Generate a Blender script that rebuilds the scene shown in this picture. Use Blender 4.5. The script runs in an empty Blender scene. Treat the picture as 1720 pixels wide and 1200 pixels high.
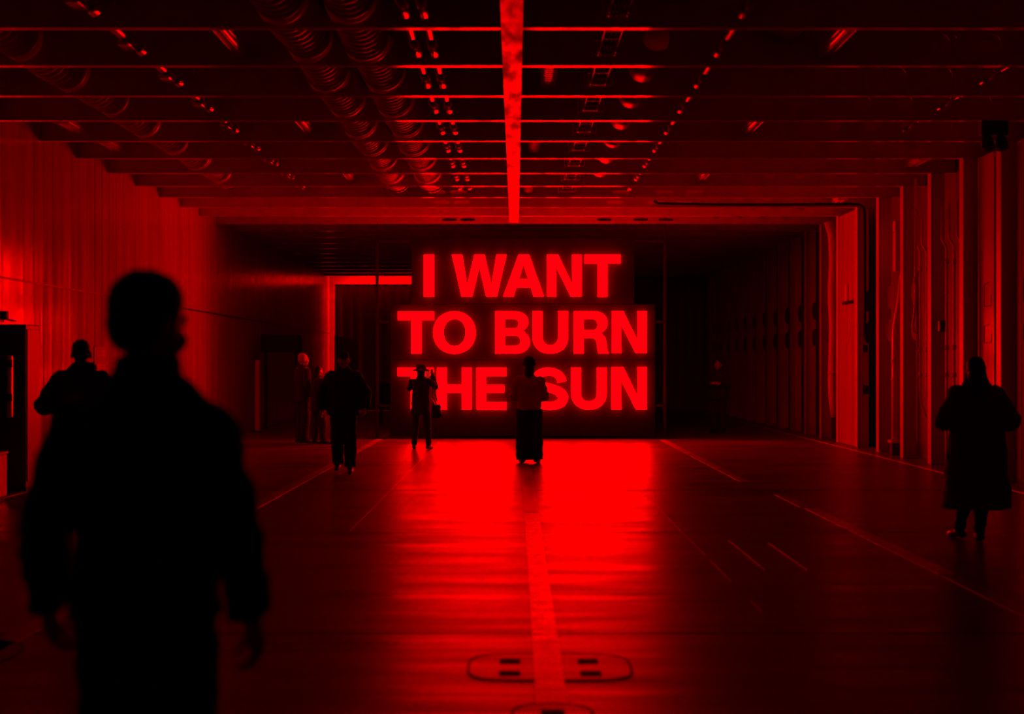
import bpy, bmesh, math, random
from mathutils import Vector, Matrix, noise
random.seed(7)
R = math.radians
SC = bpy.context.scene
COL = SC.collection

# ------------------------------------------------------------------ camera, world, exposure
F = 2389.0                      # focal length in pixels of the 1720 px wide frame (50 mm)
VX, VY, EYE = 866.0, 614.0, 1.6  # vanishing point and eye height
cam_d = bpy.data.cameras.new('camera')
cam_d.sensor_width = 36.0
cam_d.lens = F / 1720.0 * 36.0
cam_d.shift_x = -(VX - 860.0) / 1720.0
cam_d.shift_y = (VY - 600.0) / 1720.0
cam_d.clip_end = 300
cam_d.dof.use_dof = True
cam_d.dof.focus_distance = 29.0
cam_d.dof.aperture_fstop = 1.7
cam = bpy.data.objects.new('camera', cam_d)
COL.objects.link(cam)
cam.location = (0, 0, EYE)
cam.rotation_euler = (R(90), 0, 0)
SC.camera = cam

w = bpy.data.worlds.new('dark_world'); SC.world = w
w.use_nodes = True
w.node_tree.nodes['Background'].inputs[0].default_value = (0, 0, 0, 1)
w.node_tree.nodes['Background'].inputs[1].default_value = 0.0
SC.view_settings.view_transform = 'Standard'
SC.view_settings.look = 'None'
SC.view_settings.gamma = 1.0
SC.view_settings.use_curve_mapping = False
SC.view_settings.exposure = 0.0
SC.cycles.max_bounces = 7
SC.cycles.diffuse_bounces = 4
SC.cycles.glossy_bounces = 4
SC.cycles.sample_clamp_indirect = 4.0
SC.cycles.caustics_reflective = False
SC.cycles.caustics_refractive = False

SIGN = 21.0        # brightness of the letters
D_SIGN = 30.85    # distance of the letters
SOF = EYE + 3.1   # height of the beam soffits
DECK = SOF + 0.65
XL, XR, XH = -6.57, 6.70, 7.10   # left wall, right frame flanges, right hull plating
Y0, Y1 = -9.0, 50.5              # near and far end of the deck
BEAM0, BSP = 13.1, 1.6475        # first beam in view, beam spacing

def px(x, y, d):
    return Vector(((x - VX) / F * d, d, EYE - (y - VY) / F * d))

# ------------------------------------------------------------------ materials
def new_mat(name, col, rough=0.5, metal=0.0, spec=0.5):
    m = bpy.data.materials.new(name); m.use_nodes = True
    b = m.node_tree.nodes['Principled BSDF']
    b.inputs['Base Color'].default_value = (*col, 1)
    b.inputs['Roughness'].default_value = rough
    b.inputs['Metallic'].default_value = metal
    b.inputs['Specular IOR Level'].default_value = spec
    return m

def noise_mat(name, c0, c1, scale=(1, 1, 1), nscale=3.0, r0=0.3, r1=0.5, bump=0.0, bscale=None, bnoise=4.0, bdist=0.01, spec=0.5, metal=0.0, detail=4.0):
    m = new_mat(name, c0, r0, metal, spec)
    nt = m.node_tree; N = nt.nodes; L = nt.links
    b = N['Principled BSDF']
    geo = N.new('ShaderNodeNewGeometry')
    mp = N.new('ShaderNodeMapping'); mp.inputs['Scale'].default_value = scale
    L.new(geo.outputs['Position'], mp.inputs['Vector'])
    n = N.new('ShaderNodeTexNoise'); n.inputs['Scale'].default_value = nscale; n.inputs['Detail'].default_value = detail
    L.new(mp.outputs[0], n.inputs['Vector'])
    cr = N.new('ShaderNodeValToRGB')
    cr.color_ramp.elements[0].position = 0.35; cr.color_ramp.elements[0].color = (*c0, 1)
    cr.color_ramp.elements[1].position = 0.65; cr.color_ramp.elements[1].color = (*c1, 1)
    L.new(n.outputs['Fac'], cr.inputs['Fac']); L.new(cr.outputs['Color'], b.inputs['Base Color'])
    mr = N.new('ShaderNodeMapRange')
    mr.inputs['From Min'].default_value = 0.3; mr.inputs['From Max'].default_value = 0.7
    mr.inputs['To Min'].default_value = r0; mr.inputs['To Max'].default_value = r1
    L.new(n.outputs['Fac'], mr.inputs['Value']); L.new(mr.outputs[0], b.inputs['Roughness'])
    if bump > 0:
        mp2 = N.new('ShaderNodeMapping'); mp2.inputs['Scale'].default_value = bscale or scale
        L.new(geo.outputs['Position'], mp2.inputs['Vector'])
        n2 = N.new('ShaderNodeTexNoise'); n2.inputs['Scale'].default_value = bnoise; n2.inputs['Detail'].default_value = 3.0
        L.new(mp2.outputs[0], n2.inputs['Vector'])
        bp = N.new('ShaderNodeBump'); bp.inputs['Strength'].default_value = bump; bp.inputs['Distance'].default_value = bdist
        L.new(n2.outputs['Fac'], bp.inputs['Height']); L.new(bp.outputs[0], b.inputs['Normal'])
    return m

def emit_mat(name, col, s):
    m = bpy.data.materials.new(name); m.use_nodes = True
    nt = m.node_tree; nt.nodes.clear()
    e = nt.nodes.new('ShaderNodeEmission'); o = nt.nodes.new('ShaderNodeOutputMaterial')
    e.inputs[0].default_value = (*col, 1); e.inputs[1].default_value = s
    nt.links.new(e.outputs[0], o.inputs[0])
    return m

M = {}
M['sign'] = emit_mat('red_letter_light', (1.0, 0.0, 0.0002), SIGN)
M['tube'] = emit_mat('red_tube_light', (1.0, 0.0, 0.0002), 60.0)
M['tube_dim'] = emit_mat('dim_red_tube_light', (1.0, 0.0, 0.0002), 30.0)
M['deck'] = noise_mat('painted_steel_deck', (0.08, 0.09, 0.08), (0.18, 0.18, 0.17), (0.25, 1.2, 1), 2.0, 0.27, 0.42,
                      bump=0.35, bscale=(0.22, 2.4, 1), bnoise=1.6, bdist=0.03, spec=0.40)
M['galvd'] = new_mat('dull_galvanised_steel', (0.5, 0.5, 0.5), 0.4, 0.7)
M['joint'] = new_mat('dark_deck_joint', (0.02, 0.02, 0.02), 0.8)
M['line'] = noise_mat('worn_lane_paint', (0.80, 0.78, 0.70), (0.92, 0.90, 0.84), (2, 2, 1), 4.0, 0.24, 0.34, bump=0.2, bscale=(0.22, 2.4, 1), bnoise=1.6, bdist=0.02)
M['line2'] = noise_mat('faded_lane_paint', (0.25, 0.24, 0.20), (0.55, 0.52, 0.44), (1, 1, 1), 1.6, 0.3, 0.45)
M['weld'] = new_mat('bright_weld_steel', (0.55, 0.55, 0.53), 0.35, 0.3)
M['wallp'] = noise_mat('gloss_white_wall_paint', (0.54, 0.54, 0.52), (0.68, 0.68, 0.66), (1, 3, 0.25), 1.5, 0.13, 0.26,
                       bump=0.30, bscale=(1, 3.0, 0.22), bnoise=1.3, bdist=0.025)
M['steel'] = noise_mat('ceiling_steel_paint', (0.56, 0.56, 0.54), (0.70, 0.70, 0.68), (1, 1, 1), 2.5, 0.28, 0.45, bump=0.1, bnoise=6, bdist=0.004)
M['flange'] = noise_mat('gloss_flange_paint', (0.66, 0.66, 0.64), (0.78, 0.78, 0.76), (3, 0.5, 3), 2.0, 0.10, 0.18, spec=0.8, bump=0.12, bscale=(1.2, 1.2, 1.2), bnoise=2.5, bdist=0.012)
M['girder'] = noise_mat('scuffed_girder_paint', (0.22, 0.21, 0.20), (0.80, 0.80, 0.78), (5, 1.1, 5), 1.6, 0.60, 0.12, bump=0.25, bscale=(2, 2.5, 2), bnoise=2.5, bdist=0.012, detail=6)
M['frame'] = noise_mat('frame_steel_paint', (0.74, 0.74, 0.72), (0.84, 0.84, 0.82), (1, 1, 0.5), 2.0, 0.3, 0.45, bump=0.08, bnoise=3, bdist=0.006)
M['hull'] = noise_mat('darkened_hull_paint', (0.10, 0.10, 0.098), (0.16, 0.16, 0.155), (1, 1, 0.4), 1.5, 0.35, 0.5, bump=0.2, bscale=(1, 2, 0.6), bnoise=2, bdist=0.02)  # base colour darkened to stand in for shadow between the frames
M['duct'] = noise_mat('spiral_duct_cover', (0.72, 0.72, 0.72), (0.82, 0.82, 0.82), (1, 1, 1), 5, 0.3, 0.42)
M['galv'] = new_mat('galvanised_pipe', (0.72, 0.72, 0.72), 0.22, 0.85)
M['white'] = new_mat('white_fixture_plastic', (0.80, 0.80, 0.80), 0.25)
M['diff'] = new_mat('ribbed_lamp_cover', (0.9, 0.9, 0.9), 0.2, spec=0.8)
M['pipep'] = new_mat('painted_pipe', (0.85, 0.85, 0.83), 0.18)
M['black'] = new_mat('matt_black_steel', (0.015, 0.015, 0.015), 0.6)
M['rubber'] = new_mat('black_cable_rubber', (0.01, 0.01, 0.01), 0.7)
M['drape'] = new_mat('dark_drape_cloth', (0.35, 0.35, 0.35), 0.95, spec=0.1)
M['dark'] = new_mat('dark_grey_enamel', (0.03, 0.03, 0.03), 0.4)
M['led'] = new_mat('dark_backing_board', (0.014, 0.014, 0.014), 0.7, spec=0.2)
M['backw'] = noise_mat('rear_bulkhead_paint', (0.4, 0.4, 0.4), (0.55, 0.55, 0.55), (1, 1, 1), 2, 0.3, 0.5)
M['skin'] = new_mat('skin', (0.55, 0.36, 0.27), 0.5)
M['hair_dark'] = new_mat('dark_hair', (0.012, 0.009, 0.007), 0.5)
M['hair_fair'] = new_mat('fair_hair', (0.60, 0.50, 0.36), 0.5)
def cloth(name, c, rough=0.85):
    return noise_mat(name, c, tuple(x * 1.4 for x in c), (1, 1, 1), 40, rough, rough, bump=0.15, bnoise=60, bdist=0.003, spec=0.2)
M['cloth_black'] = cloth('black_cloth', (0.04, 0.04, 0.042))
M['cloth_coat'] = cloth('dark_wool_coat', (0.12, 0.11, 0.10))
M['cloth_navy'] = cloth('dark_navy_cloth', (0.035, 0.035, 0.045))
M['cloth_puffer'] = cloth('brown_puffer_cloth', (0.50, 0.40, 0.32), 0.6)
M['cloth_hat'] = cloth('felt_hat_cloth', (0.10, 0.08, 0.06))
M['leather'] = new_mat('dark_leather', (0.012, 0.011, 0.010), 0.35)
M['screen'] = emit_mat('phone_screen_light', (1.0, 0.02, 0.02), 0.35)
M['sole'] = new_mat('shoe_sole', (0.03, 0.03, 0.03), 0.6)

# ------------------------------------------------------------------ mesh helpers
class MB:
    def __init__(s): s.v = []; s.f = []
    def add(s, vs, fs):
        o = len(s.v); s.v += [tuple(v) for v in vs]; s.f += [tuple(i + o for i in f) for f in fs]; return s
    def box(s, x0, x1, y0, y1, z0, z1):
        vs = [(x, y, z) for z in (z0, z1) for y in (y0, y1) for x in (x0, x1)]
        return s.add(vs, [(0, 2, 3, 1), (4, 5, 7, 6), (0, 1, 5, 4), (2, 6, 7, 3), (0, 4, 6, 2), (1, 3, 7, 5)])
    def bevbox(s, x0, x1, y0, y1, z0, z1, b):
        # box whose long edges in every direction are chamfered
        bm = bmesh.new()
        bmesh.ops.create_cube(bm, size=1)
        for v in bm.verts:
            v.co = Vector(((x0 + x1) / 2 + v.co.x * (x1 - x0), (y0 + y1) / 2 + v.co.y * (y1 - y0), (z0 + z1) / 2 + v.co.z * (z1 - z0)))
        bmesh.ops.bevel(bm, geom=bm.edges[:], offset=b, segments=1, affect='EDGES')
        bm.verts.index_update()
        s.add([v.co[:] for v in bm.verts], [[v.index for v in f.verts] for f in bm.faces]); bm.free(); return s
    def rings(s, rings, caps=True):
        n = len(rings[0]); o = len(s.v)
        for r in rings: s.v += [tuple(p) for p in r]
        for i in range(len(rings) - 1):
            for k in range(n):
                a = o + i * n + k; b = o + i * n + (k + 1) % n
                s.f.append((a, b, b + n, a + n))
        if caps:
            s.f.append(tuple(o + k for k in reversed(range(n))))
            e = o + (len(rings) - 1) * n
            s.f.append(tuple(e + k for k in range(n)))
        return s
    def tube(s, pts, r, n=10, caps=True, round_caps=False, flat=1.0):
        pts = [Vector(p) for p in pts]
        rs = list(r) if isinstance(r, (list, tuple)) else [r] * len(pts)
        if round_caps:
            d0 = (pts[0] - pts[1]).normalized(); d1 = (pts[-1] - pts[-2]).normalized()
            pre = [(pts[0] + d0 * rs[0] * c, rs[0] * k) for c, k in ((0.95, 0.3), (0.75, 0.66), (0.42, 0.9))]
            post = [(pts[-1] + d1 * rs[-1] * c, rs[-1] * k) for c, k in ((0.42, 0.9), (0.75, 0.66), (0.95, 0.3))]
            pts = [p for p, _ in pre] + pts + [p for p, _ in post]
            rs = [q for _, q in pre] + rs + [q for _, q in post]
        rings = []; up = None
        for i, p in enumerate(pts):
            a = pts[max(i - 1, 0)]; b = pts[min(i + 1, len(pts) - 1)]
            t = (b - a).normalized()
            if up is None:
                up = Vector((0, 0, 1)) if abs(t.z) < 0.9 else Vector((0, 1, 0))
            u = t.cross(up).normalized(); v = u.cross(t).normalized(); up = v
            rings.append([p + (u * math.cos(2 * math.pi * k / n) + v * math.sin(2 * math.pi * k / n) * flat) * rs[i] for k in range(n)])
        return s.rings(rings, caps)
    def ell(s, c, r, n=14, m=9, rot=None):
        rings = []
        for i in range(1, m):
            th = math.pi * i / m
            ring = []
            for k in range(n):
                ph = 2 * math.pi * k / n
                q = Vector((r[0] * math.sin(th) * math.cos(ph), r[1] * math.sin(th) * math.sin(ph), -r[2] * math.cos(th)))
                if rot: q = rot @ q
                ring.append(Vector(c) + q)
            rings.append(ring)
        return s.rings(rings)
    def loft(s, secs, n=24, pw=2.0):
        rings = []
        for (cx, cy, cz, rx, ry) in secs:
            ring = []
            for k in range(n):
                a = 2 * math.pi * k / n; c, q = math.cos(a), math.sin(a)
                ring.append((cx + rx * math.copysign(abs(c) ** (2 / pw), c), cy + ry * math.copysign(abs(q) ** (2 / pw), q), cz))
            rings.append(ring)
        return s.rings(rings)
    def mesh(s, name, smooth=False):
        me = bpy.data.meshes.new(name); me.from_pydata(s.v, [], s.f); me.update()
        if smooth: me.polygons.foreach_set('use_smooth', [True] * len(me.polygons))
        return me
    def build(s, name, mat, parent=None, smooth=False, loc=None):
        return link(name, s.mesh(name, smooth), mat, parent, loc)

def link(name, me, mat=None, parent=None, loc=None):
    if mat is not None and not me.materials: me.materials.append(M[mat] if isinstance(mat, str) else mat)
    o = bpy.data.objects.new(name, me); COL.objects.link(o)
    if parent is not None: o.parent = parent
    if loc is not None: o.location = loc
    return o

def empty(name, loc=(0, 0, 0), rz=0):
    o = bpy.data.objects.new(name, None); COL.objects.link(o); o.location = loc; o.rotation_euler = (0, 0, rz)
    o.empty_display_size = 0.2
    return o

def tag(o, label, cat, group=None):
    o['label'] = label; o['category'] = cat
    if group: o['group'] = group
    return o

def struct(o):
    o['kind'] = 'structure'; return o

def rel(mb, o):
    """shift world-space vertices into the local space of an unrotated root"""
    l = o.location
    mb.v = [(x - l.x, y - l.y, z - l.z) for x, y, z in mb.v]
    return mb

def outline_mesh(name, loops, half):
    """flat shape with holes (even-odd) in the XZ plane, extruded +-half along Y; front faces -Y"""
    cu = bpy.data.curves.new(name, 'CURVE'); cu.dimensions = '2D'; cu.fill_mode = 'BOTH'; cu.extrude = half
    for lp in loops:
        sp = cu.splines.new('POLY'); sp.points.add(len(lp) - 1); sp.use_cyclic_u = True
        for p, q in zip(sp.points, lp): p.co = (q[0], q[1], 0, 1)
    ob = bpy.data.objects.new(name, cu); COL.objects.link(ob)
    dg = bpy.context.evaluated_depsgraph_get(); dg.update()
    me = bpy.data.meshes.new_from_object(ob.evaluated_get(dg))
    bpy.data.objects.remove(ob); bpy.data.curves.remove(cu)
    me.name = name
    me.transform(Matrix.Rotation(R(90), 4, 'X'))
    me.materials.clear()
    me.polygons.foreach_set('use_smooth', [False] * len(me.polygons))
    return me

def remesh(mb, name, voxel, smooth=6, wrinkle=0.0, wscale=0.12):
    me = mb.mesh(name)
    ob = bpy.data.objects.new(name, me); COL.objects.link(ob)
    md = ob.modifiers.new('r', 'REMESH'); md.mode = 'VOXEL'; md.voxel_size = voxel; md.use_smooth_shade = True
    if smooth:
        sm = ob.modifiers.new('s', 'SMOOTH'); sm.factor = 0.5; sm.iterations = smooth
    dg = bpy.context.evaluated_depsgraph_get(); dg.update()
    out = bpy.data.meshes.new_from_object(ob.evaluated_get(dg))
    bpy.data.objects.remove(ob); bpy.data.meshes.remove(me)
    if wrinkle > 0:
        nrm = [v.normal.copy() for v in out.vertices]
        for v, n in zip(out.vertices, nrm):
            p = v.co
            k = noise.noise(Vector((p.x / wscale, p.y / wscale, p.z / (wscale * 0.55)))) + 0.5 * noise.noise(Vector((p.x / wscale * 2.3, p.y / wscale * 2.3, p.z / wscale * 3.2 + 7)))
            v.co = p + n * wrinkle * k
        out.update()
    out.polygons.foreach_set('use_smooth', [True] * len(out.polygons))
    out.name = name; out.materials.clear()
    return out

def ellipse(cx, cy, rx, ry, a0=0, a1=360, n=24, pw=2.0, close=False):
    out = []
    m = n if not close else n
    for i in range(m + (0 if close else 1)):
        a = R(a0 + (a1 - a0) * i / m); c, s = math.cos(a), math.sin(a)
        out.append((cx + rx * math.copysign(abs(c) ** (2 / pw), c), cy + ry * math.copysign(abs(s) ** (2 / pw), s)))
    return out

# ================================================================== THE SETTING
# ---- floor: steel plates with recessed joints
floor = struct(MB().box(-7.4, 7.4, Y0, Y1 + 0.2, -0.08, -0.012).build('floor', 'joint'))
xs = [-7.35, -4.8, -1.6, 1.6, 4.8, 7.35]
plate_cache = {}
row_edges = [Y0, -5.6, -1.0, 3.7, 8.49, 13.6, 18.2, 22.9, 27.6, 32.3, 37.0, 41.7, 46.4, Y1]
for j in range(len(row_edges) - 1):
    for i in range(5):
        x0, x1, y0, y1 = xs[i], xs[i + 1], row_edges[j], row_edges[j + 1]
        key = (round(x1 - x0, 3), round(y1 - y0, 3))
        if key not in plate_cache:
            g = 0.014
            plate_cache[key] = MB().box(-key[0] / 2 + 0.0004, key[0] / 2 - 0.0004, -key[1] / 2 + g, key[1] / 2 - g, -0.02, 0.0).mesh('deck_plate')
        link('deck_plate', plate_cache[key], 'deck', floor, ((x0 + x1) / 2, (y0 + y1) / 2, 0))
def strip(name, x, wd, y0, y1, mat, h=0.003, parent=floor, skew=0.0):
    mb = MB(); seg = max(1, int((y1 - y0) / 1.2)); rings = []
    for k in range(seg + 1):
        y = y0 + (y1 - y0) * k / seg; xx = x + skew * (y - y0)
        rings.append([(xx - wd / 2, y, 0.0), (xx + wd / 2, y, 0.0), (xx + wd / 2 - 0.001, y, h), (xx - wd / 2 + 0.001, y, h)])
    return mb.rings(rings).build(name, mat, parent)
strip('lane_line', 0.172, 0.15, 6.7, 15.4, 'line', 0.004)
strip('lane_line', 0.172, 0.15, 15.5, 30.3, 'line2', 0.003)
strip('lane_line', 3.30, 0.14, 5.0, 10.8, 'line2')
strip('lane_line', 3.30, 0.14, 10.85, 15.9, 'line', 0.004)
strip('lane_line', 3.27, 0.14, 16.0, 17.6, 'line2')
strip('lane_line', 3.15, 0.14, 19.5, 30.5, 'line2')
strip('lane_line', -2.95, 0.14, 5.0, 33.0, 'line2')
strip('lane_line', 6.37, 0.08, 3.0, 48.0, 'line')
strip('lane_line', -6.2, 0.08, 3.0, 48.0, 'line2')
strip('weld_bead', -1.6, 0.008, 13.7, 30.0, 'weld', 0.004)
strip('weld_bead', 1.6, 0.008, 11.9, 22.0, 'weld', 0.004)
strip('weld_bead', 1.6, 0.008, 9.2, 9.7, 'weld', 0.004)
strip('weld_bead', 1.6, 0.008, 10.5, 11.7, 'weld', 0.004)
strip('weld_bead', 2.28, 0.012, 11.1, 12.8, 'weld', 0.006)
strip('weld_bead', 1.95, 0.010, 11.1, 13.0, 'weld', 0.005)

# ---- deckhead plating, transverse beams and centre girder
ceiling = struct(MB().box(-7.4, 7.4, Y0, Y1 + 0.2, DECK, DECK + 0.06).build('ceiling', 'steel'))
NB0, NB1 = -13, 22
holes = [(4.40, 0.235, 0.105), (4.93, 0.235, 0.105), (5.43, 0.235, 0.105), (5.93, 0.235, 0.105)]
slots = [(-1.45, 0.10), (-1.05, 0.10), (1.95, 0.10), (2.75, 0.10), (3.3, 0.10)]
ducts = [(-2.17, 0.31, 0.25), (-1.54, 0.31, 0.25), (-5.16, 0.31, 0.235), (1.47, 0.33, 0.14)]
pipes = [(-3.9, 0.19, 0.07), (-1.02, 0.16, 0.05), (-0.84, 0.16, 0.05), (2.1, 0.15, 0.045), (5.38, 0.16, 0.018)]
trays = [(0.945, 0.17, 0.12)]
def web_loops(last, ducted=True):
    h = DECK - SOF
    lp = [[(XL, 0.012), (XH, 0.012), (XH, h), (XL, h)]]
    for x, z, r in holes: lp.append(ellipse(x, z, r, r, 0, 360, 16, close=True))
    for x, z, r in (ducts if ducted else ducts[3:]): lp.append(ellipse(x, z, r + 0.03, r + 0.03, 0, 360, 24, close=True))
    for x, z, r in pipes: lp.append(ellipse(x, z, r + 0.02, r + 0.02, 0, 360, 12, close=True))
    for x, z, r in trays: lp.append([(x - r, z - 0.06), (x + r, z - 0.06), (x + r, z + 0.10), (x - r, z + 0.10)])
    if last:
        lp = lp[:1] + lp[1:5]
        for x, z in slots: lp.append(ellipse(x, z, 0.16, 0.03, 0, 360, 16, pw=3.5, close=True))
    return lp
web_me = outline_mesh('transverse_beam', web_loops(False), 0.006)
web_me2 = outline_mesh('transverse_beam', web_loops(True, False), 0.006)
web_me3 = outline_mesh('transverse_beam', [web_loops(False)[0]], 0.006)
fl_me = MB().bevbox(XL, XH, -0.055, 0.055, 0, 0.014, 0.004).mesh('flange')
beam_y = {}
for k in range(NB0, NB1 + 1):
    y = BEAM0 + k * BSP
    beam_y[k] = y
    wb = link('transverse_beam', web_me2 if k in (8, 9, 10, 11) else web_me if k < 8 else web_me3, 'steel', ceiling, (0, y, SOF))
    link('flange', fl_me, 'flange', wb)
g = MB().box(-0.04, -0.026, Y0, 30.9, SOF + 0.02, DECK).build('centre_girder', 'steel', ceiling)
MB().bevbox(-0.135, 0.069, Y0, 30.9, SOF - 0.012, SOF + 0.002, 0.004).build('flange', 'girder', g)

# ---- left wall: tall painted panels in two rows
wall_left = struct(MB().box(XL - 0.15, XL - 0.035, Y0, Y1, 0, DECK).build('wall_left', 'hull'))
PW = 0.40
pl = MB().bevbox(-0.02, 0.0, -PW / 2 + 0.002, PW / 2 - 0.002, 0, 2.715, 0.003).mesh('wall_panel')
pu = MB().bevbox(-0.02, 0.0, -PW / 2 + 0.002, PW / 2 - 0.002, 2.735, DECK, 0.003).mesh('wall_panel')
y = 15.6
rp = random.Random(3)
while y < Y1 - 0.2:
    a = R(rp.uniform(-0.75, 0.75))
    for me in (pl, pu):
        o = link('wall_panel', me, 'wallp', wall_left, (XL, y, 0)); o.rotation_euler = (0, 0, a + R(rp.uniform(-0.25, 0.25)))
    y += PW
MB().box(XL - 0.03, XL, Y0, 15.38, 0, DECK).build('wall_panel', 'wallp', wall_left)
MB().box(XL - 0.005, XL + 0.012, 15.4, Y1, 2.712, 2.738).build('panel_joint', 'dark', wall_left)

# ---- right side: hull plating with frame posts
wall_right = struct(MB().box(XH, XH + 0.1, Y0, Y1, 0, DECK).build('wall_right', 'hull'))
def post_loops(full):
    w_ = 0.235
    if full: return [[(0, 0), (w_, 0), (w_, SOF), (0, SOF)]]
    pts = [(0, 0), (w_, 0)]
    for zc in (2.24, 2.86):
        pts += [(w_, zc - 0.21)] + ellipse(w_, zc, 0.085, 0.21, 270, 90, 10, pw=2.6)[1:-1] + [(w_, zc + 0.21)]
    pts += [(w_, SOF), (0, SOF)]
    return [pts]
post_me = outline_mesh('frame_post', post_loops(False), 0.006)
post_plain = outline_mesh('frame_post', post_loops(True), 0.006)
pf_me = MB().bevbox(-0.014, 0.0, -0.10, 0.10, 0, SOF, 0.004).mesh('flange')
for k in range(NB0, NB1 + 1):
    p = link('frame_post', post_me if k > 6 else post_plain, 'frame', wall_right, (XR, beam_y[k], 0))
    link('flange', pf_me, 'frame', p)
cvp = MB().bevbox(6.705, 6.72, beam_y[9] + 0.02, beam_y[10] - 0.10, 0, SOF - 0.02, 0.004).build('cover_panel', 'wallp', wall_right)
for zc in (2.32,):
    MB().tube([(6.70, 28.62, zc - 0.28), (6.70, 28.52, zc - 0.10), (6.70, 28.52, zc + 0.12), (6.70, 28.60, zc + 0.22)], 0.012, 8).build('grab_rail', 'frame', cvp, True)
# doubler plates welded proud of the hull between frames
for ya, yb in ((20.42, 21.08), (18.8, 19.35)):
    dp = MB().bevbox(6.87, 6.89, ya, yb, 0, SOF - 0.02, 0.004).build('doubler_plate', 'wallp', wall_right)
    MB().box(6.885, XH, ya + 0.02, ya + 0.04, 0, SOF - 0.02).build('edge_bar', 'frame', dp)
    for zc, hh in ((2.62, 0.16), (2.05, 0.12)):
        mb = MB()
        for a, b in (((ya + 0.12, zc - hh), (ya + 0.42, zc - hh)), ((ya + 0.42, zc - hh), (ya + 0.42, zc + hh)), ((ya + 0.42, zc + hh), (ya + 0.2, zc + hh + 0.03)), ((ya + 0.12, zc - hh), (ya + 0.12, zc))):
            mb.tube([(6.868, *a), (6.868, *b)], 0.006, 6)
        mb.build('weld_mark', 'dark', dp)

# ---- far bulkhead and the end behind the camera
wall_back = struct(MB().box(-7.4, 7.4, Y1, Y1 + 0.2, -0.08, DECK).build('wall_back', 'backw'))
wall_front = struct(MB().box(-7.4, 7.4, Y0 - 0.2, Y0, -0.08, DECK).build('wall_front', 'backw'))

# ================================================================== THE SIGN
def P(x, y):   # photo pixel -> metres in the sign plane
    return ((x - VX) / F * D_SIGN, EYE - (y - VY) / F * D_SIGN)
def lp(*pts): return [P(*p) for p in pts]
def rl(pts): return [P(*p) for p in pts]
def letter_T(x0, x1, s0, s1, t, b, y): return [lp((x0, t), (x1, t), (x1, b), (s1, b), (s1, y), (s0, y), (s0, b), (x0, b))]
def letter_N(a, b_, c, d, e, f_, t, yb, iy1, iy2):
    # a stem left, b_ top of diagonal, c right stem inner, d right, e left stem inner, f_ foot of diagonal
    return [lp((a, t), (b_, t), (c + 0.5, iy2), (c, t), (d, t), (d, yb), (f_, yb), (e - 0.8, iy1), (e, yb), (a, yb))]
def letter_U(a, b_, c, d, t, yb, ib, st):
    cx = (a + d) / 2
    out = [(a, t), (b_, t)] + [(b_, st)] + list(reversed(ellipse(cx, st, (c - b_) / 2, ib - st, 0, 180, 20, pw=2.2)))[1:-1] + [(c, st), (c, t), (d, t), (d, st)]
    out += ellipse(cx, st, (d - a) / 2, yb - st, 0, 180, 26, pw=2.2)[1:-1] + [(a, st)]
    return [rl(out)]
def rrect(x0, x1, y0, y1, rx=None):
    r = (y1 - y0) / 2; rx = rx or r * 1.05
    return rl([(x0, y0), (x1 - rx, y0)] + ellipse(x1 - rx, (y0 + y1) / 2, rx, r, -90, 90, 14, pw=2.4)[1:-1] + [(x1 - rx, y1), (x0, y1)])
def stroke(pts, ws, n=5):
    c = []
    for i in range(len(pts) - 1):
        p0, p1, p2, p3 = (Vector(pts[max(i - 1, 0)]), Vector(pts[i]), Vector(pts[i + 1]), Vector(pts[min(i + 2, len(pts) - 1)]))
        for k in range(n):
            t = k / n
            q = 0.5 * ((2 * p1) + (p2 - p0) * t + (2 * p0 - 5 * p1 + 4 * p2 - p3) * t * t + (3 * p1 - p0 - 3 * p2 + p3) * t ** 3)
            c.append((q, ws[i] + (ws[i + 1] - ws[i]) * t))
    c.append((Vector(pts[-1]), ws[-1]))
    L_, R_ = [], []
    for i, (p, wd) in enumerate(c):
        t = (c[min(i + 1, len(c) - 1)][0] - c[max(i - 1, 0)][0]).normalized(); nn = Vector((-t.y, t.x))
        L_.append(tuple(p + nn * wd / 2)); R_.append(tuple(p - nn * wd / 2))
    return [rl(L_ + R_[::-1])]
B_out = [(831.7, 523.3), (864, 523.3)] + ellipse(864, 540.8, 23.4, 17.5, -90, 62, 14, pw=2.15)[1:] + [(880.5, 557.2)] + ellipse(866, 574.8, 24, 19.4, -56, 90, 16, pw=2.15)[1:] + [(831.7, 594.2)]
R_out = [(964.2, 523.3), (998, 523.3)] + ellipse(998, 542.5, 22.3, 19.2, -90, 58, 14, pw=2.2)[1:] + [(1010.5, 561.7), (1014.5, 564.5), (1017.3, 569.5), (1018.5, 576), (1019.2, 584), (1020.5, 590), (1022.6, 594), (1006, 594), (1004.2, 589), (1003.4, 582), (1002.8, 576.0), (1001.2, 571.5), (998, 568.6), (993.5, 567.7), (980.4, 567.7), (980.4, 594.2), (964.2, 594.2)]
S_pts = [(943.8, 642), (941.2, 634), (934, 627.3), (922, 624.6), (909.5, 627), (900.5, 636.5), (904.5, 645.5), (915, 650), (927, 653.2), (939, 658.3), (946, 667), (943, 676), (934, 681), (922, 682.2), (909, 680), (899.5, 673), (897.5, 664.5)]
S_ws = [15, 15, 13.5, 13, 14, 16.5, 15.5, 14.5, 14.5, 15.5, 16.5, 15.5, 13.5, 13, 13.8, 15, 15]
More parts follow.
